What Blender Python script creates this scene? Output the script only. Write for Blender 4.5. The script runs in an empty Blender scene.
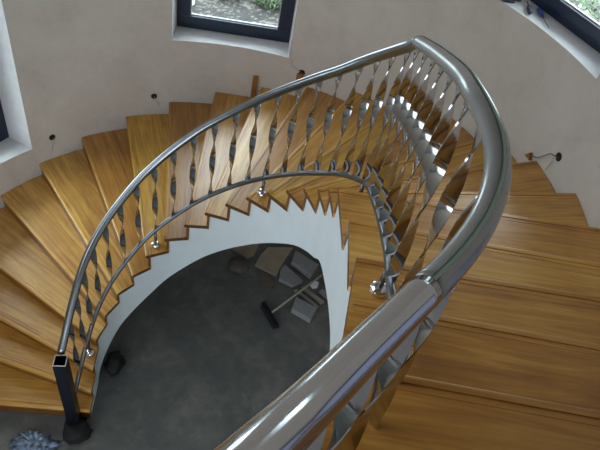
import bpy, bmesh, math, random
import numpy as np
from mathutils import Vector, Matrix
random.seed(7)
D = bpy.data
S = bpy.context.scene
COL = S.collection
R0 = 2.745            # inner radius of the round tower wall
RISE = 0.175
TH = 0.04             # tread thickness
TOPZ = 7.6

# ------------------------------------------------------------------ helpers
def setp(o, label=None, cat=None, group=None, kind=None):
    if label: o['label'] = label
    if cat: o['category'] = cat
    if group: o['group'] = group
    if kind: o['kind'] = kind
    return o

def link(name, me, mat=None, parent=None):
    o = D.objects.new(name, me)
    COL.objects.link(o)
    if mat is not None:
        if isinstance(mat, (list, tuple)):
            for m in mat: me.materials.append(m)
        else:
            me.materials.append(mat)
    if parent is not None: o.parent = parent
    return o

def empty(name, loc=(0, 0, 0), rz=0.0, **kw):
    o = D.objects.new(name, None)
    COL.objects.link(o)
    o.location = loc; o.rotation_euler = (0, 0, rz)
    o.empty_display_size = 0.1
    return setp(o, **kw)

def from_bm(name, bm, mat, parent=None, smooth=False):
    bmesh.ops.recalc_face_normals(bm, faces=bm.faces)
    me = D.meshes.new(name)
    bm.to_mesh(me); bm.free()
    if smooth:
        for p in me.polygons: p.use_smooth = True
    return link(name, me, mat, parent)

def add_box(bm, c, s, rot=None, bevel=0.0):
    m = Matrix.Translation(c)
    if rot is not None: m = m @ rot
    r = bmesh.ops.create_cube(bm, size=1.0, matrix=m @ Matrix.Diagonal((s[0], s[1], s[2], 1)))
    if bevel:
        es = set()
        for v in r['verts']:
            for e in v.link_edges: es.add(e)
        bmesh.ops.bevel(bm, geom=list(es), offset=bevel, segments=2, affect='EDGES', profile=0.6)

def rz(a): return Matrix.Rotation(a, 4, 'Z')

def frames(pts):
    """parallel-transport frames, kept upright"""
    out = []
    n = len(pts)
    for i in range(n):
        a = pts[max(i - 1, 0)]; b = pts[min(i + 1, n - 1)]
        t = (b - a).normalized()
        side = t.cross(Vector((0, 0, 1)))
        if side.length < 1e-4: side = Vector((1, 0, 0))
        side.normalize()
        up = side.cross(t).normalized()
        out.append((t, side, up))
    return out

def tube(bm, pts, rad, seg=16, a0=0.0, a1=2 * math.pi, caps=True, thick=0.0):
    pts = [Vector(p) for p in pts]
    fr = frames(pts)
    full = abs(a1 - a0 - 2 * math.pi) < 1e-6
    m = seg if full else seg + 1
    rings = []
    for i, (p, (t, s, u)) in enumerate(zip(pts, fr)):
        rr = rad[i] if isinstance(rad, (list, tuple)) else rad
        rings.append([bm.verts.new(p + (s * math.cos(a0 + (a1 - a0) * k / seg) + u * math.sin(a0 + (a1 - a0) * k / seg)) * rr) for k in range(m)])
    for a, b in zip(rings[:-1], rings[1:]):
        for k in range(m if full else m - 1):
            bm.faces.new((a[k], a[(k + 1) % m], b[(k + 1) % m], b[k]))
    if full and caps:
        bm.faces.new(rings[0]); bm.faces.new(rings[-1])

def lathe(bm, prof, c=(0, 0, 0), seg=24, m=None):
    """prof: list of (r,z)"""
    rings = []
    for r, z in prof:
        ring = []
        for k in range(seg):
            a = 2 * math.pi * k / seg
            v = Vector((r * math.cos(a), r * math.sin(a), z))
            if m is not None: v = m @ v
            ring.append(bm.verts.new(v + Vector(c)))
        rings.append(ring)
    for a, b in zip(rings[:-1], rings[1:]):
        for k in range(seg):
            bm.faces.new((a[k], a[(k + 1) % seg], b[(k + 1) % seg], b[k]))
    bm.faces.new(rings[0]); bm.faces.new(rings[-1])

# ------------------------------------------------------------------ materials
def mat(name):
    m = D.materials.new(name); m.use_nodes = True
    nt = m.node_tree
    return m, nt, nt.nodes['Principled BSDF']

def ramp(nt, stops, interp='LINEAR'):
    r = nt.nodes.new('ShaderNodeValToRGB')
    cr = r.color_ramp; cr.interpolation = interp
    while len(cr.elements) < len(stops): cr.elements.new(0.5)
    for e, (p, c) in zip(cr.elements, stops):
        e.position = p; e.color = (*c, 1)
    return r

def noise(nt, vec, scale, detail=4, rough=0.55, dist=0.0):
    n = nt.nodes.new('ShaderNodeTexNoise')
    n.inputs['Scale'].default_value = scale
    n.inputs['Detail'].default_value = detail
    n.inputs['Roughness'].default_value = rough
    n.inputs['Distortion'].default_value = dist
    if vec is not None: nt.links.new(vec, n.inputs['Vector'])
    return n

def bump(nt, b, h, strength, dist=0.01):
    bp = nt.nodes.new('ShaderNodeBump')
    bp.inputs['Strength'].default_value = strength
    bp.inputs['Distance'].default_value = dist
    nt.links.new(h, bp.inputs['Height'])
    nt.links.new(bp.outputs['Normal'], b.inputs['Normal'])

def simple(name, col, rough=0.6, metal=0.0, var=0.0, scale=20, bmp=0.0):
    m, nt, b = mat(name)
    b.inputs['Roughness'].default_value = rough
    b.inputs['Metallic'].default_value = metal
    tc = nt.nodes.new('ShaderNodeTexCoord')
    n = noise(nt, tc.outputs['Object'], scale)
    lo = tuple(max(0, c * (1 - var)) for c in col); hi = tuple(min(1, c * (1 + var)) for c in col)
    r = ramp(nt, [(0.3, lo), (0.7, hi)])
    nt.links.new(n.outputs['Fac'], r.inputs['Fac'])
    nt.links.new(r.outputs['Color'], b.inputs['Base Color'])
    if bmp: bump(nt, b, n.outputs['Fac'], bmp)
    return m

def wall_mat():
    m, nt, b = mat('painted_plaster')
    tc = nt.nodes.new('ShaderNodeTexCoord')
    n1 = noise(nt, tc.outputs['Object'], 2.2, 6, 0.6, 0.6)
    n2 = noise(nt, tc.outputs['Object'], 14, 5, 0.6)
    mx = nt.nodes.new('ShaderNodeMath'); mx.operation = 'MULTIPLY_ADD'
    nt.links.new(n2.outputs['Fac'], mx.inputs[0]); mx.inputs[1].default_value = 0.35
    nt.links.new(n1.outputs['Fac'], mx.inputs[2])
    r = ramp(nt, [(0.45, (0.56, 0.527, 0.49)), (0.62, (0.62, 0.587, 0.55)), (0.85, (0.67, 0.64, 0.605))])
    nt.links.new(mx.outputs[0], r.inputs['Fac'])
    nt.links.new(r.outputs['Color'], b.inputs['Base Color'])
    b.inputs['Roughness'].default_value = 0.75
    bump(nt, b, mx.outputs[0], 0.25, 0.01)
    return m

def wood_mat():
    m, nt, b = mat('varnished_teak')
    uv = nt.nodes.new('ShaderNodeUVMap'); uv.uv_map = 'UVMap'
    oi = nt.nodes.new('ShaderNodeObjectInfo')
    # offset by object random
    comb = nt.nodes.new('ShaderNodeCombineXYZ')
    ml = nt.nodes.new('ShaderNodeMath'); ml.operation = 'MULTIPLY'; ml.inputs[1].default_value = 37.0
    nt.links.new(oi.outputs['Random'], ml.inputs[0])
    for k in range(3): nt.links.new(ml.outputs[0], comb.inputs[k])
    add = nt.nodes.new('ShaderNodeVectorMath'); add.operation = 'ADD'
    nt.links.new(uv.outputs[0], add.inputs[0]); nt.links.new(comb.outputs[0], add.inputs[1])
    mp = nt.nodes.new('ShaderNodeMapping'); mp.inputs['Scale'].default_value = (0.9, 13.0, 1)
    nt.links.new(add.outputs[0], mp.inputs['Vector'])
    g = noise(nt, mp.outputs[0], 1.6, 8, 0.62, 0.9)
    mp2 = nt.nodes.new('ShaderNodeMapping'); mp2.inputs['Scale'].default_value = (3.0, 90.0, 1)
    nt.links.new(add.outputs[0], mp2.inputs['Vector'])
    g2 = noise(nt, mp2.outputs[0], 2.0, 4, 0.6)
    blot = noise(nt, add.outputs[0], 3.0, 3, 0.5, 0.8)
    # lamellae : floor(v / 0.14 + rand)
    sep = nt.nodes.new('ShaderNodeSeparateXYZ'); nt.links.new(uv.outputs[0], sep.inputs[0])
    dv = nt.nodes.new('ShaderNodeMath'); dv.operation = 'MULTIPLY_ADD'; dv.inputs[1].default_value = 1 / 0.145
    nt.links.new(sep.outputs['Y'], dv.inputs[0]); nt.links.new(ml.outputs[0], dv.inputs[2])
    fl = nt.nodes.new('ShaderNodeMath'); fl.operation = 'FLOOR'; nt.links.new(dv.outputs[0], fl.inputs[0])
    wn = nt.nodes.new('ShaderNodeTexWhiteNoise'); wn.noise_dimensions = '1D'; nt.links.new(fl.outputs[0], wn.inputs['W'])
    f = nt.nodes.new('ShaderNodeMath'); f.operation = 'MULTIPLY_ADD'; f.inputs[1].default_value = 0.09
    nt.links.new(g2.outputs['Fac'], f.inputs[0]); nt.links.new(g.outputs['Fac'], f.inputs[2])
    f2 = nt.nodes.new('ShaderNodeMath'); f2.operation = 'MULTIPLY_ADD'; f2.inputs[1].default_value = 0.16
    nt.links.new(wn.outputs['Value'], f2.inputs[0]); nt.links.new(f.outputs[0], f2.inputs[2])
    f3 = nt.nodes.new('ShaderNodeMath'); f3.operation = 'MULTIPLY_ADD'; f3.inputs[1].default_value = 0.25
    nt.links.new(blot.outputs['Fac'], f3.inputs[0]); nt.links.new(f2.outputs[0], f3.inputs[2])
    r = ramp(nt, [(0.50, WOOD[0]), (0.78, WOOD[1]), (1.05, WOOD[2])])
    nt.links.new(f3.outputs[0], r.inputs['Fac'])
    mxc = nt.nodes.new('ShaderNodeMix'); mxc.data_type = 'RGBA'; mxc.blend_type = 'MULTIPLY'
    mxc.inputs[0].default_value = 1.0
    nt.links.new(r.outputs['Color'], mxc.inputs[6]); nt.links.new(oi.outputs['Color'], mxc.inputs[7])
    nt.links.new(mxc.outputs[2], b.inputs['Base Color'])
    b.inputs['Roughness'].default_value = 0.42
    b.inputs['Coat Weight'].default_value = 0.5
    b.inputs['Coat Roughness'].default_value = 0.32
    bump(nt, b, f.outputs[0], 0.06, 0.004)
    return m
WOOD = [(0.33, 0.140, 0.024), (0.55, 0.295, 0.052), (0.70, 0.44, 0.11)]

def concrete_mat():
    m, nt, b = mat('raw_concrete')
    tc = nt.nodes.new('ShaderNodeTexCoord')
    n1 = noise(nt, tc.outputs['Object'], 1.8, 7, 0.65, 0.4)
    n2 = noise(nt, tc.outputs['Object'], 9, 6, 0.7)
    mx = nt.nodes.new('ShaderNodeMath'); mx.operation = 'MULTIPLY_ADD'
    nt.links.new(n2.outputs['Fac'], mx.inputs[0]); mx.inputs[1].default_value = 0.5
    nt.links.new(n1.outputs['Fac'], mx.inputs[2])
    r = ramp(nt, [(0.5, (0.075, 0.083, 0.080)), (0.75, (0.12, 0.128, 0.122)), (1.0, (0.20, 0.205, 0.19))])
    nt.links.new(mx.outputs[0], r.inputs['Fac'])
    # pale plaster drips
    v = nt.nodes.new('ShaderNodeTexVoronoi'); v.inputs['Scale'].default_value = 3.2
    nt.links.new(tc.outputs['Object'], v.inputs['Vector'])
    dr = ramp(nt, [(0.0, (1, 1, 1)), (0.09, (0, 0, 0))])
    nt.links.new(v.outputs['Distance'], dr.inputs['Fac'])
    m2 = nt.nodes.new('ShaderNodeMix'); m2.data_type = 'RGBA'
    mm = nt.nodes.new('ShaderNodeMath'); mm.operation = 'MULTIPLY'; mm.inputs[1].default_value = 0.35
    nt.links.new(dr.outputs['Color'], mm.inputs[0])
    nt.links.new(mm.outputs[0], m2.inputs[0])
    nt.links.new(r.outputs['Color'], m2.inputs[6]); m2.inputs[7].default_value = (0.27, 0.29, 0.28, 1)
    nt.links.new(m2.outputs[2], b.inputs['Base Color'])
    b.inputs['Roughness'].default_value = 0.7
    bump(nt, b, mx.outputs[0], 0.3, 0.01)
    return m

def steel_mat(name, col, rough, bumpy=0.0):
    m, nt, b = mat(name)
    b.inputs['Metallic'].default_value = 1.0
    tc = nt.nodes.new('ShaderNodeTexCoord')
    n = noise(nt, tc.outputs['Object'], 6, 4, 0.6)
    r = ramp(nt, [(0.3, tuple(c * 0.93 for c in col)), (0.7, col)])
    nt.links.new(n.outputs['Fac'], r.inputs['Fac'])
    nt.links.new(r.outputs['Color'], b.inputs['Base Color'])
    rr = nt.nodes.new('ShaderNodeMapRange')
    rr.inputs['To Min'].default_value = rough * 0.8; rr.inputs['To Max'].default_value = rough * 1.25
    nt.links.new(n.outputs['Fac'], rr.inputs['Value'])
    nt.links.new(rr.outputs[0], b.inputs['Roughness'])
    return m

M = {}
M['wall'] = wall_mat()
M['reveal'] = simple('white_reveal_plaster', (0.78, 0.79, 0.80), 0.6, var=0.05, scale=12, bmp=0.05)
M['string'] = simple('white_painted_string', (0.70, 0.79, 0.83), 0.55, var=0.03, scale=5)
M['wood'] = wood_mat()
M['floor'] = concrete_mat()
M['endgrain'] = simple('varnished_end_grain', (0.13, 0.055, 0.02), 0.35, var=.3, scale=40)
M['steel'] = steel_mat('polished_steel', (0.60, 0.61, 0.62), 0.13)
M['ribbon'] = steel_mat('polished_ribbon_steel', (0.60, 0.62, 0.64), 0.11)
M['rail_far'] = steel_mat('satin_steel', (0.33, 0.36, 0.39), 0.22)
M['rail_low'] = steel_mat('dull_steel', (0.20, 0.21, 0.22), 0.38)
M['film'] = simple('milky_protective_film', (0.36, 0.385, 0.39), 0.24, 0.6, var=0.06, scale=10)
M['film_green'] = simple('green_film_overlap', (0.40, 0.56, 0.50), 0.4, 0.1, var=0.05, scale=10)
M['film_line'] = simple('dark_green_film_edge', (0.03, 0.13, 0.09), 0.4, 0.0)
M['chrome'] = steel_mat('chrome', (0.85, 0.86, 0.88), 0.06)
M['black'] = simple('black_painted_steel', (0.008, 0.009, 0.018), 0.35, 0.2)
M['rim'] = simple('bare_cut_metal', (0.65, 0.62, 0.62), 0.5, 0.2)
M['navy'] = simple('navy_window_paint', (0.010, 0.022, 0.050), 0.32, 0.0, var=0.1)
M['gasket'] = simple('pale_glazing_bead', (0.40, 0.43, 0.46), 0.4)
M['ceil'] = simple('ceiling_boards', (0.25, 0.215, 0.18), 0.8, var=0.05)
M['hallwall'] = simple('hall_wall_paint', (0.40, 0.36, 0.31), 0.85, var=0.05)
M['stone'] = simple('outer_sill_stone', (0.16, 0.16, 0.155), 0.8, var=.2)
M['hole'] = simple('black_cable_box', (0.010, 0.010, 0.012), 0.6)
M['wire'] = simple('grey_wire', (0.10, 0.10, 0.11), 0.5)
M['wire_pale'] = simple('pale_wire', (0.42, 0.42, 0.43), 0.5)

def glass_mat():
    m, nt, b = mat('window_glass')
    out = nt.nodes['Material Output']
    tr = nt.nodes.new('ShaderNodeBsdfTransparent'); tr.inputs[0].default_value = (0.92, 0.96, 0.95, 1)
    gl = nt.nodes.new('ShaderNodeBsdfGlossy'); gl.inputs['Roughness'].default_value = 0.02
    fr = nt.nodes.new('ShaderNodeFresnel'); fr.inputs['IOR'].default_value = 1.3
    mx = nt.nodes.new('ShaderNodeMixShader')
    nt.links.new(fr.outputs[0], mx.inputs[0]); nt.links.new(tr.outputs[0], mx.inputs[1]); nt.links.new(gl.outputs[0], mx.inputs[2])
    nt.links.new(mx.outputs[0], out.inputs['Surface'])
    return m
M['glass'] = glass_mat()

# ------------------------------------------------------------------ stair plan
B = {0: (-.805, -.725), 1: (-.83, -.60), 2: (-.86, -.45), 3: (-.898, -.255), 4: (-.868, -.085), 5: (-.80, .08), 6: (-.69, .195), 7: (-.558, .305),
     8: (-.415, .413), 9: (-.246, .482), 10: (-.07, .52), 11: (.113, .508), 12: (.296, .461), 13: (.466, .382), 14: (.625, .268), 15: (.754, .130),
     16: (.850, -.045), 17: (.912, -.230), 18: (.958, -.412), 19: (1.032, -.845), 20: (1.070, -1.283), 21: (1.055, -1.68), 22: (.985, -2.11), 23: (.80, -2.56), 24: (.55, -2.93)}
A = {1: (-.80, -.755), 2: (-.815, -.65), 3: (-.84, -.51), 4: (-.885, -.30), 5: (-.855, -.125), 6: (-.785, .035), 7: (-.675, .155)}
for k in range(8, 25):
    b0 = Vector(B[k - 2]); b1 = Vector(B[k - 1])
    A[k] = tuple(b1 - (b1 - b0).normalized() * 0.035)
oa = {6: 146.5, 7: 135.4, 8: 124.3, 9: 113.6, 10: 102.4, 11: 91.2, 12: 80, 13: 68.2, 14: 56.4, 15: 44.5, 16: 32.7, 17: 20.8, 18: 8.5}
RT = R0 - 0.003
OUT = {k: (RT * math.cos(math.radians(a)), RT * math.sin(math.radians(a))) for k, a in oa.items()}
OUT[5] = (RT * math.cos(math.radians(157.2)), RT * math.sin(math.radians(157.2)))
OUT.update({1: (-RT, -1.06), 2: (-RT, -.43), 3: (-RT, .03), 4: (-2.70, .52), 19: (RT, -.15), 20: (RT, -.67), 21: (RT, -1.09), 22: (RT, -1.545), 23: (RT, -1.98), 24: (RT, -2.41)})

def outer_hit(p, d):
    """from p along d to the wall (round for y>0, straight x=+-RT for y<0)"""
    a = d.dot(d); b = p.dot(d); c = p.dot(p) - RT * RT
    t = (-b + math.sqrt(max(b * b - a * c, 0))) / a
    q = p + d * t
    if q.y < 0:
        xs = RT if d.x > 0 else -RT
        t = (xs - p.x) / d.x
        q = p + d * t
    return q

# tints per tread (yellow / brown boards), with left sheen and top-end shade painted in
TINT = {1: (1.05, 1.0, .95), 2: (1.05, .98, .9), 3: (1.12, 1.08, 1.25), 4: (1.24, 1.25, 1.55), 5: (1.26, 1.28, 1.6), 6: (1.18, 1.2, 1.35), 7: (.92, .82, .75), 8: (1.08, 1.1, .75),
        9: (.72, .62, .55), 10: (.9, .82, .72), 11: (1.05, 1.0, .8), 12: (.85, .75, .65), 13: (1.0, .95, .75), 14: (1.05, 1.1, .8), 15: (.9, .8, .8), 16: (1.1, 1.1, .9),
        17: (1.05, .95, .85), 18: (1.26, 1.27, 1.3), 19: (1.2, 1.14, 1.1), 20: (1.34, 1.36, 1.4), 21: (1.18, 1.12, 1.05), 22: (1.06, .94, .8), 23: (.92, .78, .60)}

stair = empty('staircase', (0, 0, 0), label='curved wooden staircase with closed risers and white inner string climbing round the tower', cat='staircase')

# nosing / groove cross-section: (distance behind the nosing, depth below top)
PROF = [(0.012, TH), (0.004, TH - .004), (0.0, TH - .013), (0.0, .012), (.003, .005), (.009, .001), (.016, 0.0),
        (.034, 0.0), (.036, .006), (.043, .006), (.045, 0.0), (.064, 0.0), (.065, .002), (.068, .002), (.069, 0.0)]
def make_tread(k):
    z = RISE * k
    a = Vector(A[k]); o = Vector(OUT[k]); d = (o - a).normalized()
    an = Vector(A[k + 1]); on = Vector(OUT[k + 1]); dn = (on - an).normalized()
    nrm = Vector((d.y, -d.x))        # points up-stair (clockwise)
    if nrm.dot(an - a) < 0: nrm = -nrm
    inner_dir = (Vector(B[k]) - a).normalized()
    bm = bmesh.new(); uvl = bm.loops.layers.uv.new('UVMap')
    N = 6
    rows = []
    for s, dz in PROF:
        t = s / max(inner_dir.dot(nrm), .3)
        p0 = a + inner_dir * t
        p1 = outer_hit(p0, d)
        rows.append([(p0.lerp(p1, i / N), z - dz, s) for i in range(N + 1)])
    # mid and back rows
    nb = nrm if False else Vector((dn.y, -dn.x))
    if nb.dot(an - a) < 0: nb = -nb
    bk = Vector(B[k]) + nb * 0.012
    bo = outer_hit(bk, dn)
    last = rows[-1]
    for f in (0.33, 0.66, 1.0):
        p0 = last[0][0].lerp(bk, f)
        pe = last[-1][0].lerp(bo, f)
        row = []
        for i in range(N + 1):
            p = p0.lerp(pe, i / N)
            if i == N: p = outer_hit(p0, (pe - p0).normalized())
            row.append((p, z, max((p - a).dot(nrm), .07)))
        rows.append(row)
    rows.append([(p, z - TH, s) for p, _, s in rows[-1]])
    V = [[bm.verts.new((p.x, p.y, zz)) for p, zz, s in row] for row in rows]
    UV = {}
    for row, vr in zip(rows, V):
        for (p, zz, s), v in zip(row, vr): UV[v] = ((p - a).dot(d), s + (z - zz) * .6)
    faces = []
    for r0, r1 in zip(V[:-1], V[1:]):
        for i in range(N):
            faces.append(bm.faces.new((r0[i], r0[i + 1], r1[i + 1], r1[i])))
    faces.append(bm.faces.new([r[0] for r in V])); faces[-1].material_index = 1
    faces.append(bm.faces.new([r[-1] for r in V][::-1]))
    for i in range(N):
        faces.append(bm.faces.new((V[-1][i], V[-1][i + 1], V[0][i + 1], V[0][i])))
    for f in faces:
        for l in f.loops: l[uvl].uv = UV[l.vert]
    ob = from_bm('tread', bm, [M['wood'], M['endgrain']], stair)
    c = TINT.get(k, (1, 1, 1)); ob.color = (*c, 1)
    return ob

def make_riser(k):
    """riser standing on tread k-1 and carrying the nosing of tread k"""
    a = Vector(A[k]); o = Vector(OUT[k]); d = (o - a).normalized()
    nrm = Vector((d.y, -d.x))
    if nrm.dot(Vector(B[k]) - a) < 0: nrm = -nrm
    p0 = Vector(B[k - 1]) + d * 0.004
    p1 = outer_hit(p0, d)
    bm = bmesh.new(); uvl = bm.loops.layers.uv.new('UVMap')
    z0 = RISE * (k - 1) + (0.0005 if k > 1 else 0); z1 = RISE * k - TH - .0005
    N = 4; V = []
    for off in (-.012, .012):
        for zz in (z0, z1):
            V.append([bm.verts.new((*(p0.lerp(p1, i / N) + nrm * off).to_tuple(), zz)) for i in range(N + 1)])
    q = [V[0], V[1], V[3], V[2]]
    fs = []
    for j in range(4):
        r0 = q[j]; r1 = q[(j + 1) % 4]
        for i in range(N): fs.append(bm.faces.new((r0[i], r0[i + 1], r1[i + 1], r1[i])))
    fs.append(bm.faces.new([r[0] for r in q])); fs.append(bm.faces.new([r[-1] for r in q]))
    for f in fs:
        for l in f.loops:
            c = l.vert.co; l[uvl].uv = ((c.xy - a).dot(d), c.z - z0)
    ob = from_bm('riser', bm, M['wood'], stair)
    ob.color = (.34, .26, .22, 1)  # same wood as the treads, tint darkened for shade under the nosings

for k in range(1, 24):
    make_tread(k)
    make_riser(k)
make_riser(24)

# stringer: white saw-toothed band following the well
def cat(P, t):
    n = len(P); i = int(min(max(math.floor(t), 0), n - 2)); f = t - i
    p0 = P[max(i - 1, 0)]; p1 = P[i]; p2 = P[i + 1]; p3 = P[min(i + 2, n - 1)]
    return 0.5 * ((2 * p1) + (p2 - p0) * f + (2 * p0 - 5 * p1 + 4 * p2 - p3) * f * f + (3 * p1 - p0 - 3 * p2 + p3) * f ** 3)
BP = [Vector((*B[k], 0)) for k in range(25)]
def low_z(t):
    return max(0.0, RISE * t - 0.445 - 0.08 * (lambda q: q * q * (3 - 2 * q))(min(max((t - 14.0) / 5.0, 0), 1)))
def well_out(t):
    d = (cat(BP, min(t + .05, 24)) - cat(BP, max(t - .05, 0))).normalized()
    return Vector((-d.y, d.x, 0))          # left of clockwise travel = outward of the well
bm = bmesh.new()
NS = 6
prev = None
for k in range(1, 24):                   # section under tread k: t from k-1 to k
    ztop = RISE * k - TH
    for j in range(NS + 1):
        t = k - 1 + j / NS
        p = cat(BP, t)
        if j in (0, NS): p = Vector((*B[k - 1], 0)) if j == 0 else Vector((*B[k], 0))
        n = well_out(t)
        zl = low_z(t)
        p = p + n * .012
        q = p + n * .07
        if j == 0:
            dk = (Vector(OUT[k]) - Vector(A[k])).normalized(); nk = Vector((dk.y, -dk.x))
            if nk.dot(Vector(B[k]) - Vector(A[k])) < 0: nk = -nk
            dk = Vector((*dk, 0)); nk = Vector((*nk, 0))
            q = p + dk * .07 + nk * .003
        vs = [bm.verts.new((p.x, p.y, zl)), bm.verts.new((p.x, p.y, ztop)), bm.verts.new((q.x, q.y, ztop)), bm.verts.new((q.x, q.y, zl))]
        if prev is not None and j > 0:
            for i in range(4):
                bm.faces.new((prev[i], prev[(i + 1) % 4], vs[(i + 1) % 4], vs[i]))
        elif j == 0:
            bm.faces.new(vs)
        if j == NS: bm.faces.new(vs[::-1])
        prev = vs
    prev = None
bmesh.ops.remove_doubles(bm, verts=bm.verts, dist=1e-4)
st = from_bm('stringer', bm, M['string'], stair, True)
st.data.set_sharp_from_angle(angle=math.radians(35))
st['label'] = 'white painted saw-toothed inner string'

# soffit: concrete underside of the flight
bm = bmesh.new()
rows = []
for i in range(0, 23 * 3 + 1):
    t = i / 3
    if RISE * t - .445 < 0.02: continue
    p = cat(BP, t) + well_out(t) * .084
    k = int(math.floor(t)); f = t - k
    o0 = Vector(OUT[min(max(k + 1, 1), 24)]); o1 = Vector(OUT[min(k + 2, 24)])
    o = o0.lerp(o1, f)
    if o.y > 0: o = o.normalized() * RT
    zl = low_z(t) + .012
    rows.append([(p.to_2d().lerp(o, s / 4), zl) for s in range(5)])
Vt = [[bm.verts.new((*p, z + .07)) for p, z in r] for r in rows]
Vb = [[bm.verts.new((*p, z)) for p, z in r] for r in rows]
for a_, b_ in zip(range(len(rows) - 1), range(1, len(rows))):
    for s in range(4):
        bm.faces.new((Vt[a_][s], Vt[a_][s + 1], Vt[b_][s + 1], Vt[b_][s]))
        bm.faces.new((Vb[a_][s], Vb[b_][s], Vb[b_][s + 1], Vb[a_][s + 1]))
from_bm('soffit', bm, M['reveal'], stair, True)

# small wooden blocks at the wall end of some risers
def block(a0, a1, z0, hs):
    """a0, a1 azimuths on the wall; hs heights at both ends"""
    bm = bmesh.new()
    vs = []
    for rr in (RT, RT - .03):
        for a_, h_ in ((a0, hs[0]), ((a0 + a1) / 2, hs[1]), (a1, hs[2])):
            c, n_ = math.cos(math.radians(a_)), math.sin(math.radians(a_))
            vs.append((bm.verts.new((rr * c, rr * n_, z0)), bm.verts.new((rr * c, rr * n_, z0 + h_))))
    for q in ((0, 1), (1, 2), (3, 4), (4, 5), (0, 3), (2, 5)):
        p, r_ = vs[q[0]], vs[q[1]]
        bm.faces.new((p[0], r_[0], r_[1], p[1]))
    for q in ((0, 1, 4, 3), (1, 2, 5, 4)):
        bm.faces.new([vs[i_][1] for i_ in q]); bm.faces.new([vs[i_][0] for i_ in q])
    ob = from_bm('wall_block', bm, M['wood'], stair)
    ob.data.uv_layers.new(name='UVMap'); ob.color = (.55, .42, .38, 1)
block(93.4, 92.2, RISE * 11 - .16, (.29, .295, .30))
block(82.9, 81.2, RISE * 12 - .05, (.18, .185, .19))
block(23.1, 21.5, RISE * 17 - .035, (.0005, .055, .0005))

# ------------------------------------------------------------------ railing
RP = [(-.945, -.80, .30, .865), (-.945, -.72, .36, .865), (-.945, -.56, .55, .875), (-.94, -.35, .76, .875), (-.93, -.21, .90, .855), (-.91, -.07, 1.02, .825), (-.85, .09, 1.18, .805), (-.76, .22, 1.33, .80),
      (-.65, .36, 1.50, .797), (-.53, .46, 1.63, .803), (-.38, .54, 1.78, .815), (-.18, .61, 1.98, .822), (.04, .63, 2.16, .83), (.25, .61, 2.34, .84), (.47, .52, 2.54, .86),
      (.67, .38, 2.74, .88), (0.79, 0.27, 2.870, 0.893), (0.96, 0.07, 3.079, 0.926), (1.1, -0.26, 3.329, 0.955), (1.122, -0.39, 3.405, 0.970), (1.13, -0.45, 3.437, 0.975), (1.137, -0.51, 3.462, 0.975), (1.165, -0.86, 3.620, 0.955), (1.185, -1.3, 3.805, 0.935), (1.185, -1.58, 3.905, 0.925), (1.205, -1.72, 3.928, 0.920), (1.222, -1.83, 3.928, 0.920), (1.222, -1.94, 3.925, 0.920), (1.205, -2.045, 3.920, 0.920), (1.172, -2.152, 3.922, 0.920), (1.125, -2.26, 3.930, 0.920), (1.072, -2.36, 3.942, 0.920), (0.974, -2.528, 3.980, 0.920), (0.891, -2.68, 4.035, 0.920), (0.828, -2.805, 4.098, 0.920), (0.79, -2.886, 4.155, 0.920), (0.753, -2.97, 4.215, 0.920), (0.705, -3.09, 4.285, 0.920), (0.65, -3.22, 4.35, 0.920)]
RPa = np.array(RP)
sm = RPa.copy()
for _ in range(2):
    t_ = sm.copy(); t_[1:15] = .25 * sm[:14] + .5 * sm[1:15] + .25 * sm[2:16]
    sm = .5 * sm + .5 * t_
class V4(np.ndarray): pass
def catn(P, t):
    n = len(P); i = int(min(max(math.floor(t), 0), n - 2)); f = t - i
    p0 = P[max(i - 1, 0)]; p1 = P[i]; p2 = P[i + 1]; p3 = P[min(i + 2, n - 1)]
    return 0.5 * ((2 * p1) + (p2 - p0) * f + (2 * p0 - 5 * p1 + 4 * p2 - p3) * f * f + (3 * p1 - p0 - 3 * p2 + p3) * f ** 3)
dense = np.array([catn(sm, i / 20) for i in range((len(sm) - 1) * 20 + 1)])
arc = np.concatenate([[0], np.cumsum(np.hypot(np.diff(dense[:, 0]), np.diff(dense[:, 1])))])
def at(s):
    return np.array([np.interp(s, arc, dense[:, c]) for c in range(4)])
def arc_of(x, y):
    return float(arc[np.argmin((dense[:, 0] - x) ** 2 + (dense[:, 1] - y) ** 2)])
TOT = float(arc[-1])
railing = empty('stair_railing', (-.92, -.83, 0), label='steel stair railing of twisted flat bars between a round handrail and thin lower rail', cat='railing')
def par(o):
    o.matrix_parent_inverse = railing.matrix_world.inverted() if False else Matrix.Translation((.92, .83, 0))
    return o
def rail_pts(s0, s1, top, step=.03, dz=0):
    n = max(2, int((s1 - s0) / step))
    out = []
    for i in range(n + 1):
        p = at(s0 + (s1 - s0) * i / n)
        out.append((p[0], p[1], p[2] + (p[3] if top else 0) + dz))
    return out
RT_TOP = .033
s_start = arc_of(-.945, -.77)
s_apex = arc_of(1.13, -.45)
s_joint = arc_of(1.03, -2.44)
def rail_piece(name, s0, s1, top, rad, m, seg=24, **kw):
    bm = bmesh.new(); tube(bm, rail_pts(s0, s1, top), rad, seg, **kw)
    return par(from_bm(name, bm, m, railing, True))
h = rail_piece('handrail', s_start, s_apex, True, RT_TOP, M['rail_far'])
h['label'] = 'bare satin steel handrail length'
h = rail_piece('handrail', s_apex, s_joint, True, RT_TOP + .001, M['film'])
h['label'] = 'handrail length still wrapped in milky protective film'
for a0, a1, m, rr, nm in ((62, 100, M['film_green'], .0025, 'film_overlap'),):
    pass
FILM = (88, 102)
bm = bmesh.new()
tube(bm, rail_pts(s_apex, s_joint, True), RT_TOP + .0025, 10, math.radians(FILM[0]), math.radians(FILM[1]))
f1 = from_bm('film_overlap', bm, M['film_green'], h, True)
f1['label'] = 'pale green overlap of the film'
bm = bmesh.new()
tube(bm, rail_pts(s_apex, s_joint, True), RT_TOP + .0032, 3, math.radians(FILM[0] - 3), math.radians(FILM[0] + 1))
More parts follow.
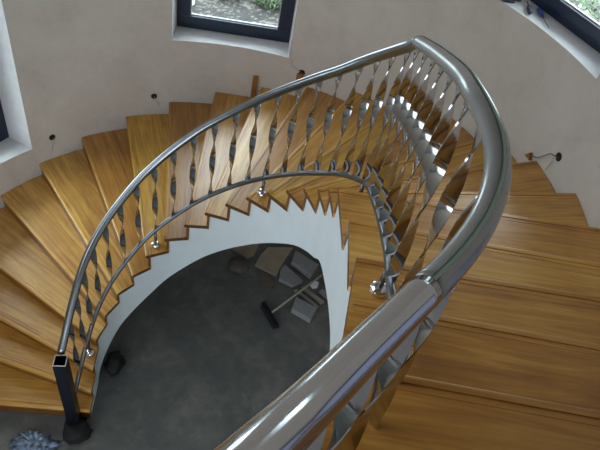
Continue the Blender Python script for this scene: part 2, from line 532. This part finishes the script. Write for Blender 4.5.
f2 = from_bm('film_edge', bm, M['film_line'], h, True)
f2['label'] = 'dark green edge line of the film'
h = rail_piece('handrail', s_joint, TOT, True, RT_TOP + .0015, M['steel'], 32)
h['label'] = 'mirror-polished steel handrail length'
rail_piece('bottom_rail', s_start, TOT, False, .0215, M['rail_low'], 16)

# balusters
def twist(t):
    return -20 + 229.3 * (t - .1) + 103.6 * (t * t - .01)
WID = .052
def baluster(s):
    p = at(s); q0 = at(max(s - .02, 0)); q1 = at(min(s + .02, TOT))
    tx, ty = q1[0] - q0[0], q1[1] - q0[1]
    phi = math.atan2(tx, -ty)            # outward normal (left of travel is (-ty,tx))
    phi = math.atan2(tx, -ty)
    bm = bmesh.new()
    n = 36; prev = None
    z0 = p[2] + .010; z1 = p[2] + p[3] - .025
    for i in range(n + 1):
        t = i / n
        a = phi + math.radians(twist(t))
        e = Vector((math.cos(a), math.sin(a), 0)); nn = Vector((-e.y, e.x, 0))
        c = Vector((p[0], p[1], z0 + (z1 - z0) * t))
        w = WID / 2; h_ = .003
        ring = [bm.verts.new(c + e * w * sx + nn * h_ * sy) for sx, sy in ((-1, -1), (0, -1), (1, -1), (1, 1), (0, 1), (-1, 1))]
        if prev:
            for k in range(6): bm.faces.new((prev[k], prev[(k + 1) % 6], ring[(k + 1) % 6], ring[k]))
        else: bm.faces.new(ring)
        prev = ring
    bm.faces.new(prev[::-1])
    o = from_bm('baluster', bm, M['ribbon'], railing)
    o.data.polygons.foreach_set('use_smooth', [len(pl.vertices) == 4 and True for pl in o.data.polygons])
    try:
        o.data.set_sharp_from_angle(angle=math.radians(50))
    except Exception: pass
    par(o)
s_ref = arc_of(-.56, .47)
SP = .163
s = s_ref - SP * math.floor((s_ref - s_start - .06) / SP)
while s < TOT - .02:
    baluster(s); s += SP if s < s_apex - .1 else .184

# short stubs with chrome cover cups, standing on the treads
def tread_z(x, y):
    q = Vector((x, y))
    best = None
    for k in range(1, 24):
        a = Vector(A[k]); d = (Vector(OUT[k]) - a).normalized(); n = Vector((d.y, -d.x))
        a2 = Vector(A[k + 1]); d2 = (Vector(OUT[k + 1]) - a2).normalized(); n2 = Vector((d2.y, -d2.x))
        if n.dot(Vector(B[k]) - a) < 0: n = -n
        if n2.dot(Vector(B[min(k + 1, 24)]) - a2) < 0: n2 = -n2
        if (q - a).dot(n) >= 0 > (q - a2).dot(n2) and (q - a).dot(d) > -.2:
            dd = (q - a).length
            if best is None or dd < best[0]: best = (dd, k)
    return RISE * best[1] if best else 0
for (x, y) in ((-.97, -.35), (-.55, .45), (.385, .565), (1.10, -.27), (1.175, -1.43), (.95, -2.60)):
    p = at(arc_of(x, y))
    zt = tread_z(p[0], p[1]) if y > -2.3 else RISE * 24
    if y < -2.3: zt = RISE * 23
    bm = bmesh.new(); lathe(bm, [(.014, zt + .002), (.014, p[2] - .01)], (p[0], p[1], 0), 16)
    sp = par(from_bm('support_stub', bm, M['rail_low'], railing, True))
    bm = bmesh.new(); lathe(bm, [(.047, zt + .001), (.047, zt + .012), (.042, zt + .030), (.026, zt + .042), (.0145, zt + .045)], (p[0], p[1], 0), 24)
    cpo = from_bm('cover_cup', bm, M['chrome'], sp, True)
    cpo['label'] = 'shiny chrome cover cup'

# newel post : open square tube
bm = bmesh.new()
w = .052; ti = .006; H1 = 1.175
rot = rz(math.radians(14))
def sq(w_, z): return [bm.verts.new(rot @ Vector((sx * w_, sy * w_, z)) + Vector((-.925, -.83, 0))) for sx, sy in ((-1, -1), (1, -1), (1, 1), (-1, 1))]
o0 = sq(w, .012); o1 = sq(w, H1); i1 = sq(w - ti, H1); i0 = sq(w - ti, H1 - .5)
for q in range(4):
    bm.faces.new((o0[q], o0[(q + 1) % 4], o1[(q + 1) % 4], o1[q]))
    bm.faces.new((i1[q], i1[(q + 1) % 4], i0[(q + 1) % 4], i0[q]))
bm.faces.new(o0); bm.faces.new(i0)
np_ = par(from_bm('newel_post', bm, M['black'], railing))
np_['label'] = 'black square tube newel with open cut top'
bm = bmesh.new()
o1 = sq(w + .0005, H1 + .001); i1 = sq(w - ti, H1 + .001); o2 = sq(w + .0005, H1 - .004)
for q in range(4):
    bm.faces.new((o1[q], o1[(q + 1) % 4], i1[(q + 1) % 4], i1[q]))
    bm.faces.new((o1[q], o1[(q + 1) % 4], o2[(q + 1) % 4], o2[q]))
rm = from_bm('cut_rim', bm, M['rim'], np_); rm['label'] = 'bare metal rim of the cut tube'
bm = bmesh.new(); add_box(bm, (-.925, -.83, .006), (.2, .2, .012), rot, .002)
from_bm('foot_plate', bm, M['black'], np_)

# ------------------------------------------------------------------ tower walls with three windows
WINS = [('window_1', 161.0, 1.28, 2.1), ('window_2', 99.3, 2.38, 1.9), ('window_3', 32.0, 3.83, 1.2)]
HW = .648; DF = 3.0
half = math.degrees(math.asin(HW / R0))
def grid_wall():
    angs = set(np.round(np.arange(0, 180.01, 3.0), 3).tolist())
    for _, a, _z, _h in WINS:
        angs = {x for x in angs if not (abs(abs(x - a) - half) < 1.2)}
        angs.add(round(a - half, 4)); angs.add(round(a + half, 4))
    angs = sorted(x for x in angs if 0 <= x <= 180)
    zs = sorted({0.0, TOPZ} | {z for _, _, z, _ in WINS} | {z + h_ for _, _, z, h_ in WINS})
    zz = []
    for a_, b_ in zip(zs[:-1], zs[1:]):
        n = max(1, int((b_ - a_) / .5)); zz += [a_ + (b_ - a_) * i / n for i in range(n)]
    zz.append(TOPZ)
    bm = bmesh.new()
    def face_grid(R, flip):
        V = [[bm.verts.new((R * math.cos(math.radians(a)), R * math.sin(math.radians(a)), z)) for z in zz] for a in angs]
        for i in range(len(angs) - 1):
            am = (angs[i] + angs[i + 1]) / 2
            for j in range(len(zz) - 1):
                zm = (zz[j] + zz[j + 1]) / 2
                if any(abs(am - a) < half and z0 < zm < z0 + h_ for _, a, z0, h_ in WINS): continue
                f = (V[i][j], V[i][j + 1], V[i + 1][j + 1], V[i + 1][j])
                bm.faces.new(f if not flip else f[::-1])
    face_grid(R0, False)
    me = D.meshes.new('wall_tower'); bm.to_mesh(me); bm.free()
    for p in me.polygons: p.use_smooth = True
    o = link('wall_tower', me, M['wall']); setp(o, kind='structure')
    bm = bmesh.new()
    face_grid(R0 + .42, True)
    me = D.meshes.new('wall_tower_outside'); bm.to_mesh(me); bm.free()
    o = link('wall_tower_outside', me, M['wall']); setp(o, kind='structure')
grid_wall()

def window(name, ang, z0, WH):
    w = empty(name, (0, 0, 0), 0, kind='structure')
    a = math.radians(ang)
    n = Vector((math.cos(a), math.sin(a), 0)); t = Vector((-n.y, n.x, 0))
    def P(u, d, z): return n * d + t * u + Vector((0, 0, z))
    z1 = z0 + WH
    # reveal
    bm = bmesh.new()
    K = 10
    us = [-HW + 2 * HW * i / K for i in range(K + 1)]
    din = lambda u: math.sqrt(R0 * R0 - u * u) - .002
    for z, in ((z0,), (z1,)):
        fr = [bm.verts.new(P(u, din(u), z)) for u in us]; bk = [bm.verts.new(P(u, DF + (.09 if z == z0 else .42), z)) for u in us]
        for i in range(K): bm.faces.new((fr[i], fr[i + 1], bk[i + 1], bk[i]))
    for u in (-HW, HW):
        bm.faces.new([bm.verts.new(P(u, din(u), z0)), bm.verts.new(P(u, DF + .42, z0)), bm.verts.new(P(u, DF + .42, z1)), bm.verts.new(P(u, din(u), z1))])
    from_bm('reveal', bm, M['reveal'], w)
    def rect_frame(nm, hw, za, zb, wd, d0, d1, m, bev=.004):
        bm = bmesh.new()
        R = Matrix(((t.x, n.x, 0, 0), (t.y, n.y, 0, 0), (0, 0, 1, 0), (0, 0, 0, 1)))
        dc = (d0 + d1) / 2; dd = d1 - d0
        add_box(bm, P(0, dc, za + wd / 2), (2 * hw, dd, wd), R, bev)
        add_box(bm, P(0, dc, zb - wd / 2), (2 * hw, dd, wd), R, bev)
        add_box(bm, P(-hw + wd / 2, dc, (za + zb) / 2), (wd, dd, zb - za - 2 * wd + .002), R, bev)
        add_box(bm, P(hw - wd / 2, dc, (za + zb) / 2), (wd, dd, zb - za - 2 * wd + .002), R, bev)
        return from_bm(nm, bm, m, w)
    rect_frame('window_frame', HW - .001, z0 + .001, z1 - .001, .075, DF, DF + .08, M['navy'])
    rect_frame('window_sash', HW - .062, z0 + .062, z1 - .062, .088, DF - .014, DF + .06, M['navy'], .008)
    rect_frame('glazing_bead', HW - .145, z0 + .145, z1 - .145, .014, DF + .02, DF + .05, M['gasket'], .002)
    bm = bmesh.new()
    R = Matrix(((t.x, n.x, 0, 0), (t.y, n.y, 0, 0), (0, 0, 1, 0), (0, 0, 0, 1)))
    add_box(bm, P(0, DF + .036, (z0 + z1) / 2), (2 * (HW - .15), .008, WH - .3), R)
    from_bm('glass', bm, M['glass'], w)
    # outside sill
    bm = bmesh.new(); add_box(bm, P(0, DF + .25, z0 - .03), (2 * HW - .01, .34, .03), R @ Matrix.Rotation(math.radians(-6), 4, 'X'))
    from_bm('outer_sill', bm, M['stone'], w)
    # daylight portal
    L = D.lights.new('portal_' + name, 'AREA'); L.shape = 'RECTANGLE'; L.size = 2 * HW; L.size_y = WH
    L.cycles.is_portal = True
    lo = D.objects.new('daylight_portal', L); COL.objects.link(lo)
    lo.matrix_world = Matrix.Translation(P(0, DF + .40, (z0 + z1) / 2)) @ (-n).to_track_quat('-Z', 'Y').to_matrix().to_4x4()
for wv in WINS: window(*wv)

# straight walls of the house behind, ceiling, floors
def slab(name, lo, hi, m):
    bm = bmesh.new()
    add_box(bm, tuple((a + b) / 2 for a, b in zip(lo, hi)), tuple(b - a for a, b in zip(lo, hi)))
    return setp(from_bm(name, bm, m), kind='structure')
YB = -6.5
slab('wall_left', (-R0 - .3, YB, 0), (-R0, 0, TOPZ), M['hallwall'])
slab('wall_right', (R0, YB, 0), (R0 + .3, 0, TOPZ), M['wall'])
slab('wall_back', (-R0, YB - .2, 0), (R0, YB, TOPZ), M['hallwall'])
slab('floor', (-3.2, YB, -.2), (3.2, 3.2, 0), M['floor'])
slab('ceiling', (-R0 - .5, YB, TOPZ), (R0 + .5, 3.4, TOPZ + .2), M['ceil'])
# lamp panels in added window frames on solid walls, standing in for unseen windows
def added_window_light(name, c, n, w_, h_, energy, col):
    e = empty(name, c, 0, kind='structure')
    n = Vector(n).normalized(); t = Vector((-n.y, n.x, 0))
    R = Matrix(((t.x, n.x, 0, 0), (t.y, n.y, 0, 0), (0, 0, 1, 0), (0, 0, 0, 1)))
    bm = bmesh.new()
    for du in (-1, 0, 1): add_box(bm, t * du * (w_ / 2 + .04) + n * .02, (.09 if du else .05, .06, h_ + .18), R)
    for dz in (-1, 1): add_box(bm, n * .02 + Vector((0, 0, dz * (h_ / 2 + .045))), (w_ + .17, .055, .09), R)
    from_bm('window_frame', bm, M['navy'], e)
    L = D.lights.new('daylight', 'AREA'); L.shape = 'RECTANGLE'; L.size = w_; L.size_y = h_; L.energy = energy; L.color = col
    lo = D.objects.new('daylight', L); COL.objects.link(lo)
    lo.matrix_world = Matrix.Translation(Vector(c) + n * .012) @ n.to_track_quat('-Z', 'Y').to_matrix().to_4x4()
added_window_light('added_light_left', (-R0 + .005, -1.75, 5.5), (1, 0, 0), 3.2, 2.8, 56, (.90, .95, 1.0))
added_window_light('added_light_right', (R0 - .005, -1.95, 4.55), (-1, 0, 0), .9, .8, .22, (.06, .25, 1.0))  # added blue lamp for the streak reflected in the near handrail
added_window_light('added_light_back', (-.2, YB + .01, 2.0), (0, 1, 0), 4.6, 3.0, 78, (.86, .94, 1.0))
# upper landing
bm = bmesh.new()
zl = RISE * 24
poly = [(-2.74, YB + .01), (2.74, YB + .01), (2.74, -2.44), (.80, -2.66), (.60, -3.35), (-.2, -3.9), (-2.74, -3.9)]
lo = [bm.verts.new((x, y, zl - .22)) for x, y in poly]; hi = [bm.verts.new((x, y, zl)) for x, y in poly]
bm.faces.new(lo); bm.faces.new(hi)
for i in range(len(poly)): bm.faces.new((lo[i], lo[(i + 1) % len(poly)], hi[(i + 1) % len(poly)], hi[i]))
setp(from_bm('floor_landing', bm, M['reveal']), kind='structure')

# ------------------------------------------------------------------ cable outlets on the wall
def outlet(x, y, z, label, wires):
    a = math.atan2(y, x); n = Vector((-math.cos(a), -math.sin(a), 0)); c = Vector((R0 * math.cos(a), R0 * math.sin(a), z))
    e = empty('cable_outlet', c, 0, label=label, cat='cable outlet', group='cable outlets in the tower wall')
    bm = bmesh.new()
    m = n.to_track_quat('Z', 'Y').to_matrix().to_4x4()
    lathe(bm, [(.036, .001), (.036, .006), (.030, .007), (.028, .004)], (0, 0, 0), 20, m)
    from_bm('socket_box', bm, M['hole'], e, True)
    for pts, mm, r_ in wires:
        bm = bmesh.new(); tube(bm, [Vector(p) - c for p in pts], r_, 6)
        from_bm('loose_wire', bm, mm, e, True)
def cyl(a, z, off=.006): return ((R0 - off) * math.cos(math.radians(a)), (R0 - off) * math.sin(math.radians(a)), z)
def hang(a, z, l, da=0.8): return [(cyl(a, z, .012)), cyl(a + .1, z - .02, .05), cyl(a + da * .4, z - l * .4, .02), cyl(a + da, z - l, .012)]
outlet(-2.17, 1.68, 1.34, 'small dark cable box with hanging wire beside the half-hidden window at the left wall', [(hang(142.2, 1.34, .17, .6), M['wire_pale'], .003)])
outlet(-1.26, 2.45, 1.66, 'small dark cable box in plaster between the two left windows, above a yellow tread', [(hang(117.2, 1.66, .12, -1.2), M['wire_pale'], .003)])
outlet(.39, 2.72, 2.25, 'small dark cable box right above the handrail below the middle window corner', [([cyl(81.8, 2.25, .012), cyl(84.2, 2.30, .02), cyl(85.2, 2.40, .02), cyl(85.4, 2.52, .012)], M['wire_pale'], .0025)])
outlet(2.64, .78, 3.18, 'dark cable box with two wires on the pale wall right of the railing', [
    ([cyl(16.4, 3.18, .012), cyl(17.5, 3.17, .05), cyl(20, 3.03, .03), cyl(21.6, 2.985, .03)], M['wire'], .004), (hang(16.4, 3.18, .17, 1.0), M['wire_pale'], .003)])

# ------------------------------------------------------------------ tools on the right sill
sw = WINS[2]; aw = math.radians(sw[1]); nw = Vector((math.cos(aw), math.sin(aw), 0)); tw = Vector((-nw.y, nw.x, 0))
def sillp(u, d, dz): return nw * d + tw * u + Vector((0, 0, sw[2] + dz))
def oriented(p, q):
    d = (Vector(q) - Vector(p)); return Matrix.Translation(p) @ d.to_track_quat('Z', 'Y').to_matrix().to_4x4(), d.length
M['blue'] = simple('blue_plastic', (0.02, 0.07, 0.32), 0.35)
M['grey_tool'] = simple('grey_tool_plastic', (0.05, 0.06, 0.09), 0.45)
p, q = sillp(.37, 2.945, .018), sillp(.235, 2.875, .018)
tip = sillp(.06, 2.80, .012)
e = empty('screwdriver', p, 0, label='screwdriver with blue handle lying on the right window sill', cat='screwdriver')
m, L_ = oriented(Vector((0, 0, 0)), q - p)
bm = bmesh.new(); lathe(bm, [(.008, 0), (.015, .008), (.017, .03), (.014, .06), (.017, .10), (.016, L_ - .03), (.010, L_)], (0, 0, 0), 12, m)
from_bm('handle', bm, M['blue'], e, True)
m2, L2 = oriented(q - p, tip - p)
bm = bmesh.new(); tube(bm, [q - p, (q - p).lerp(tip - p, .9), tip - p], [.0045, .0045, .006], 8)
from_bm('shaft', bm, M['steel'], e, True)
e = empty('chisel', sillp(.36, 2.80, .02), 0, label='small tool with dark stubby handle between screwdriver and grey scraper', cat='tool')
o_ = e.location.copy()
p, q = sillp(.40, 2.86, .02), sillp(.29, 2.79, .02)
m, L_ = oriented(p - o_, q - o_)
bm = bmesh.new(); lathe(bm, [(.012, 0), (.019, .01), (.020, L_ * .5), (.018, L_ - .01), (.010, L_)], (0, 0, 0), 12, m)
from_bm('handle', bm, M['grey_tool'], e, True)
bm = bmesh.new(); tube(bm, [p - o_, sillp(.48, 2.91, .02) - o_], .006, 8)
from_bm('shaft', bm, M['steel'], e, True)
c = sillp(.545, 2.745, .012)
e = empty('scraper', c, 0, label='flat grey scraper lying at the far end of the right window sill', cat='scraper')
R_ = Matrix(((tw.x, nw.x, 0, 0), (tw.y, nw.y, 0, 0), (0, 0, 1, 0), (0, 0, 0, 1)))
bm = bmesh.new()
add_box(bm, (0, 0, 0), (.085, .11, .012), R_ @ rz(.3), .003)
from_bm('blade_guard', bm, M['grey_tool'], e)
bm = bmesh.new(); add_box(bm, tuple(nw * .09), (.03, .10, .02), R_ @ rz(.3), .006)
from_bm('handle', bm, M['grey_tool'], e)

# ------------------------------------------------------------------ things on the ground floor
M['card'] = simple('brown_cardboard', (0.34, 0.27, 0.19), 0.8, var=.1)
M['ply'] = simple('plywood', (0.36, 0.30, 0.21), 0.7, var=.12, scale=6)
M['grey_box'] = simple('pale_grey_block', (0.27, 0.28, 0.29), 0.8, var=.08)
M['dk_board'] = simple('dark_wooden_board', (0.14, 0.11, 0.08), 0.7, var=.15)
M['timber'] = simple('raw_timber', (0.32, 0.29, 0.24), 0.7, var=.12)
M['sack'] = simple('dark_sack_cloth', (0.09, 0.075, 0.065), 0.9, var=.2)
M['blacksack'] = simple('black_plastic_sack', (0.004, 0.004, 0.005), 0.75, var=.2)
M['bristle'] = simple('black_bristles', (0.012, 0.012, 0.014), 0.8)
M['tarp'] = simple('blue_white_plastic', (0.17, 0.23, 0.33), 0.35, var=.8, scale=22)

def quad_block(name, corners, z0, h, m, label, cat, group=None, bev=.004):
    c = Vector((sum(p[0] for p in corners) / len(corners), sum(p[1] for p in corners) / len(corners), 0))
    bm = bmesh.new()
    lo = [bm.verts.new((x - c.x, y - c.y, 0)) for x, y in corners]; hi = [bm.verts.new((x - c.x, y - c.y, h)) for x, y in corners]
    bm.faces.new(lo); bm.faces.new(hi)
    k = len(corners)
    for i in range(k): bm.faces.new((lo[i], lo[(i + 1) % k], hi[(i + 1) % k], hi[i]))
    bmesh.ops.recalc_face_normals(bm, faces=bm.faces)
    if bev: bmesh.ops.bevel(bm, geom=list(bm.edges), offset=bev, segments=1, affect='EDGES')
    o = from_bm(name, bm, m); o.location = (c.x, c.y, z0)
    return setp(o, label=label, cat=cat, group=group)
FL = 0.001
quad_block('plywood_sheet', [(.32, 1.66), (.35, 1.84), (.42, 2.02), (.75, 2.12), (.68, 1.86), (.62, 1.56)], FL, .018, M['ply'], 'beige plywood sheet lying flat on the floor under the stairs', 'plywood sheet')
quad_block('cardboard_sheet', [(-.02, 1.84), (.08, 1.99), (.30, 2.06), (.27, 1.82), (.20, 1.74)], FL, .010, M['card'], 'flat brown cardboard piece left of the plywood sheet', 'cardboard')
quad_block('stone_block', [(.79, 2.00), (1.12, 1.85), (1.05, 1.65), (.77, 1.80)], FL, .10, M['grey_box'], 'pale grey block farthest back against the stair, largest of the blocks', 'block')
quad_block('stone_block', [(.655, 1.67), (.70, 1.755), (.96, 1.56), (.85, 1.45), (.665, 1.50)], FL, .06, M['grey_box'], 'lower grey slab lying beside the plywood sheet', 'block')
quad_block('carton_box', [(.92, 1.26), (1.20, 1.17), (1.15, .98), (.90, 1.07)], FL, .09, M['grey_box'], 'pale closed carton under the broom handle', 'box')
quad_block('timber_plank', [(.96, 1.47), (1.0, 1.50), (1.28, 1.33), (1.24, 1.29)], FL, .035, M['timber'], 'thin pale timber plank running behind the carton, upper one', 'plank')
quad_block('timber_plank', [(.88, 1.40), (.91, 1.43), (1.22, 1.245), (1.19, 1.21)], FL, .035, M['timber'], 'thin pale timber plank directly behind the carton', 'plank')
quad_block('dark_tile', [(.41, 1.50), (.47, 1.58), (.63, 1.44), (.60, 1.34), (.45, 1.36)], FL, .012, M['dk_board'], 'dark flat board scrap in front of the plywood sheet', 'board')
quad_block('dark_board', [(1.17, 1.75), (1.24, 1.79), (1.40, 1.55), (1.34, 1.50)], FL, .06, M['dk_board'], 'dark board leaning by the far block', 'board')

quad_block('stone_chip', [(1.06, 1.55), (1.10, 1.62), (1.17, 1.60), (1.16, 1.53), (1.10, 1.50)], FL, .05, M['reveal'], 'small white broken chip beside the broom handle', 'chip')
quad_block('slate_tile', [(1.19, 1.47), (1.22, 1.53), (1.42, 1.42), (1.38, 1.34)], FL, .03, M['grey_box'], 'narrow grey tile strip under the end of the broom handle', 'tile')
def lumpy(name, c, size, m, label, cat, seed, amp=.18, sub=3, sc=3.0):
    from mathutils import noise as mn
    bm = bmesh.new()
    bmesh.ops.create_icosphere(bm, subdivisions=sub, radius=1)
    for v in bm.verts:
        n_ = mn.noise(v.co * sc * .6 + Vector((seed, 0, 0))) * amp + mn.noise(v.co * sc * 1.7 + Vector((seed, 3, 0))) * amp * .5
        v.co = v.co * (1 + n_)
        v.co.x *= size[0]; v.co.y *= size[1]; v.co.z = max(v.co.z, -.75) * size[2]
    zmin = min(v.co.z for v in bm.verts)
    for v in bm.verts: v.co.z -= zmin
    o = from_bm(name, bm, m, None, True); o.location = (c[0], c[1], FL)
    return setp(o, label=label, cat=cat)
lumpy('cloth_sack', (.13, 1.56), (.13, .12, .08), M['sack'], 'dark brown sack slumped on the floor below the cardboard', 'sack', 2)
lumpy('rubbish_sack', (-.80, -.14), (.09, .13, .10), M['blacksack'], 'black plastic sack tucked at the foot of the white string', 'sack', 5, amp=.3, sub=3, sc=3)
lumpy('plastic_wrap', (-1.19, -1.12), (.17, .10, .035), M['tarp'], 'crumpled blue and white plastic wrap on the floor near the newel foot', 'plastic wrap', 9, amp=.9, sub=4, sc=7)
lumpy('black_bundle', (-.86, -.92), (.13, .12, .08), M['blacksack'], 'black bundle lying against the foot of the newel post', 'bundle', 12, amp=.3, sub=3, sc=3)

# broom
e = empty('broom', (.66, .93, FL), 0, label='broom with long black head and pale handle lying on the concrete floor', cat='broom')
d = (Vector((.80, .80, 0)) - Vector((.56, 1.10, 0))).normalized(); an_ = math.atan2(d.y, d.x)
bm = bmesh.new(); add_box(bm, (0, 0, .075), (.36, .055, .03), rz(an_), .008)
from_bm('broom_head', bm, M['black'], e)
bm = bmesh.new()
random.seed(3)
nrm_ = Vector((-d.y, d.x, 0))
for i in range(44):
    for j in range(5):
        p = d * (-.17 + .34 * i / 43) + nrm_ * (-.02 + .01 * j)
        q = p + Vector((random.uniform(-.006, .006), random.uniform(-.006, .006), 0)) + nrm_ * (-.012 + .006 * j)
        tube(bm, [p + Vector((0, 0, .062)), q + Vector((0, 0, .001))], .0035, 4)
br = from_bm('bristles', bm, M['bristle'], e); br['kind'] = 'stuff'
bm = bmesh.new(); tube(bm, [Vector((.02, .02, .085)), Vector((.75, 1.02, .19))], .013, 10)
from_bm('broom_handle', bm, M['timber'], e, True)

# ------------------------------------------------------------------ outdoors
def leaf_mat(name, c0, c1):
    m, nt, b = mat(name)
    gi = nt.nodes.new('ShaderNodeNewGeometry')
    r = ramp(nt, [(0.0, c0), (1.0, c1)])
    nt.links.new(gi.outputs['Random Per Island'], r.inputs['Fac'])
    nt.links.new(r.outputs['Color'], b.inputs['Base Color'])
    b.inputs['Roughness'].default_value = .5
    return m
M['leaf'] = leaf_mat('bush_leaves', (.035, .075, .02), (.12, .20, .07))
M['leaf2'] = leaf_mat('dark_bush_leaves', (.015, .03, .01), (.06, .10, .035))
M['petal'] = simple('white_petals', (.45, .45, .45), .6)
M['bark'] = simple('bark', (.12, .09, .06), .9)

def gravel_mat():
    m, nt, b = mat('gravel_and_leaf_litter')
    tc = nt.nodes.new('ShaderNodeTexCoord')
    v = nt.nodes.new('ShaderNodeTexVoronoi'); v.inputs['Scale'].default_value = 16
    nt.links.new(tc.outputs['Object'], v.inputs['Vector'])
    n1 = noise(nt, tc.outputs['Object'], 1.5, 5, .6)
    sepc = nt.nodes.new('ShaderNodeSeparateColor'); nt.links.new(v.outputs['Color'], sepc.inputs[0])
    ad = nt.nodes.new('ShaderNodeMath'); ad.operation = 'MULTIPLY_ADD'; ad.inputs[1].default_value = .6
    nt.links.new(sepc.outputs[0], ad.inputs[0]); nt.links.new(n1.outputs['Fac'], ad.inputs[2])
    r = ramp(nt, [(.5, (.0015, .0012, .001)), (.85, (.011, .0095, .008)), (1.15, (.06, .052, .044))])
    nt.links.new(ad.outputs[0], r.inputs['Fac']); nt.links.new(r.outputs['Color'], b.inputs['Base Color'])
    b.inputs['Roughness'].default_value = .9
    return m
bm = bmesh.new()
GZ = .35
bmesh.ops.create_grid(bm, x_segments=60, y_segments=40, size=1, matrix=Matrix.Translation((3, 4.5, GZ)) @ Matrix.Diagonal((14, 8.5, 1, 1)))
for v in list(bm.verts):
    v.co.z += .04 * math.sin(v.co.x * 1.3) * math.cos(v.co.y * 1.1)
    if v.co.y < 3.8 and abs(v.co.x) < 3.6: v.co.z = -.3
o = from_bm('ground_outside', bm, gravel_mat()); setp(o, kind='structure')

def bush(c, size, nleaf, ls, m, label, seed):
    rnd = random.Random(seed)
    e = empty('garden_bush', (c[0], c[1], GZ), 0, label=label, cat='bush')
    bm = bmesh.new()
    for i in range(nleaf):
        while True:
            v = Vector((rnd.uniform(-1, 1), rnd.uniform(-1, 1), rnd.uniform(0, 1)))
            rr = math.sqrt(v.x ** 2 + v.y ** 2 + (v.z * 1.6 - .75) ** 2)
            if rr < 1 and (rr > .6 or rnd.random() < .2): break
        p = Vector((v.x * size[0], v.y * size[1], v.z * size[2]))
        R_ = Matrix.Rotation(rnd.uniform(0, 6.28), 3, 'Z') @ Matrix.Rotation(rnd.uniform(-1.1, 1.1), 3, 'X')
        l = ls * rnd.uniform(.6, 1.3)
        qs = [Vector((0, -l, 0)), Vector((l * .42, 0, l * .1)), Vector((0, l, 0)), Vector((-l * .42, 0, l * .1))]
        bm.faces.new([bm.verts.new(p + R_ @ q) for q in qs])
    me = D.meshes.new('foliage'); bm.to_mesh(me); bm.free()
    f = link('foliage', me, m, e); f['kind'] = 'stuff'
    bm = bmesh.new()
    for k in range(5):
        a = k * 1.26; tube(bm, [Vector((.05 * math.cos(a), .05 * math.sin(a), -.05)), Vector((size[0] * .3 * math.cos(a), size[1] * .3 * math.sin(a), size[2] * .4)), Vector((size[0] * .55 * math.cos(a), size[1] * .55 * math.sin(a), size[2] * .8))], [.03, .02, .008], 6)
    from_bm('stem', bm, M['bark'], e, True)
    return e
bush((4.5, 5.9), (1.5, 1.5, 3.0), 9000, .05, M['leaf'], 'bright green bush with white blossom outside the right window', 1)
rnd = random.Random(5)
blo = bpy.data.objects['garden_bush']
bm = bmesh.new()
for i in range(60):
    a_ = rnd.uniform(3.4, 5.4); z_ = rnd.uniform(1.6, 2.7); r_ = 1.42 * math.sqrt(max(0, 1 - ((z_ / 3.0) * 1.6 - .75) ** 2))
    bmesh.ops.create_icosphere(bm, subdivisions=1, radius=rnd.uniform(.015, .035), matrix=Matrix.Translation((r_ * math.cos(a_), r_ * math.sin(a_), z_)))
bl = from_bm('blossom', bm, M['petal'], blo); bl['kind'] = 'stuff'; bl['label'] = 'white blossom'
bush((8.8, 9.8), (2.6, 2.6, 3.4), 4000, .10, M['leaf2'], 'dark green bush standing farther off behind the blossoming bush', 2)
bush((-.85, 8.2), (.42, .3, .38), 1500, .035, M['leaf2'], 'low green shrub on the gravel at the right of the middle window pane', 3)
bush((-1.75, 8.15), (.4, .3, .33), 1000, .03, M['leaf2'], 'smaller dark shrub on the gravel at the centre of the middle window pane', 4)
bm = bmesh.new(); add_box(bm, (0, 0, .3), (.16, .10, .6), None, .01)
o = from_bm('garden_post', bm, M['petal']); o.location = (-2.32, 7.5, GZ - .02)
setp(o, label='white post standing on the gravel at the left edge of the middle pane', cat='post')

# ------------------------------------------------------------------ world, lights, camera
w = D.worlds.new('overcast_sky'); S.world = w; w.use_nodes = True
nt = w.node_tree; bg = nt.nodes['Background']
bg.inputs[0].default_value = (.82, .91, 1.0, 1)
tc = nt.nodes.new('ShaderNodeTexCoord'); sp_ = nt.nodes.new('ShaderNodeSeparateXYZ'); nt.links.new(tc.outputs['Generated'], sp_.inputs[0])
mr = nt.nodes.new('ShaderNodeMapRange'); mr.inputs['From Min'].default_value = 0.0; mr.inputs['From Max'].default_value = .6
mr.inputs['To Min'].default_value = 3.0; mr.inputs['To Max'].default_value = 7.0
nt.links.new(sp_.outputs['Z'], mr.inputs['Value']); nt.links.new(mr.outputs[0], bg.inputs['Strength'])

cam = D.cameras.new('camera'); co = D.objects.new('camera', cam); COL.objects.link(co)
Rw = Matrix(((0.9733176021040529, 0.2294620784234651, 0.0), (0.16153781781359716, -0.6852008077486909, 0.7102150283375892), (0.1629674165299234, -0.6912647883598043, -0.7039848105772151)))
Rb = Rw @ Matrix.Diagonal((1, -1, -1))
co.matrix_world = Matrix.Translation((0.7660416547091163, -3.1726957472668094, 5.698920901525213)) @ Rb.to_4x4()
cam.sensor_width = 36; cam.lens = 580.1573865794917 / 600 * 36
cam.clip_start = .02; cam.clip_end = 200
S.camera = co
S.view_settings.view_transform = 'Standard'; S.view_settings.look = 'None'
S.view_settings.gamma = 1; S.view_settings.exposure = 0.86
S.view_settings.use_curve_mapping = False
S.cycles.max_bounces = 8; S.cycles.diffuse_bounces = 5; S.cycles.glossy_bounces = 5
S.cycles.sample_clamp_indirect = 6
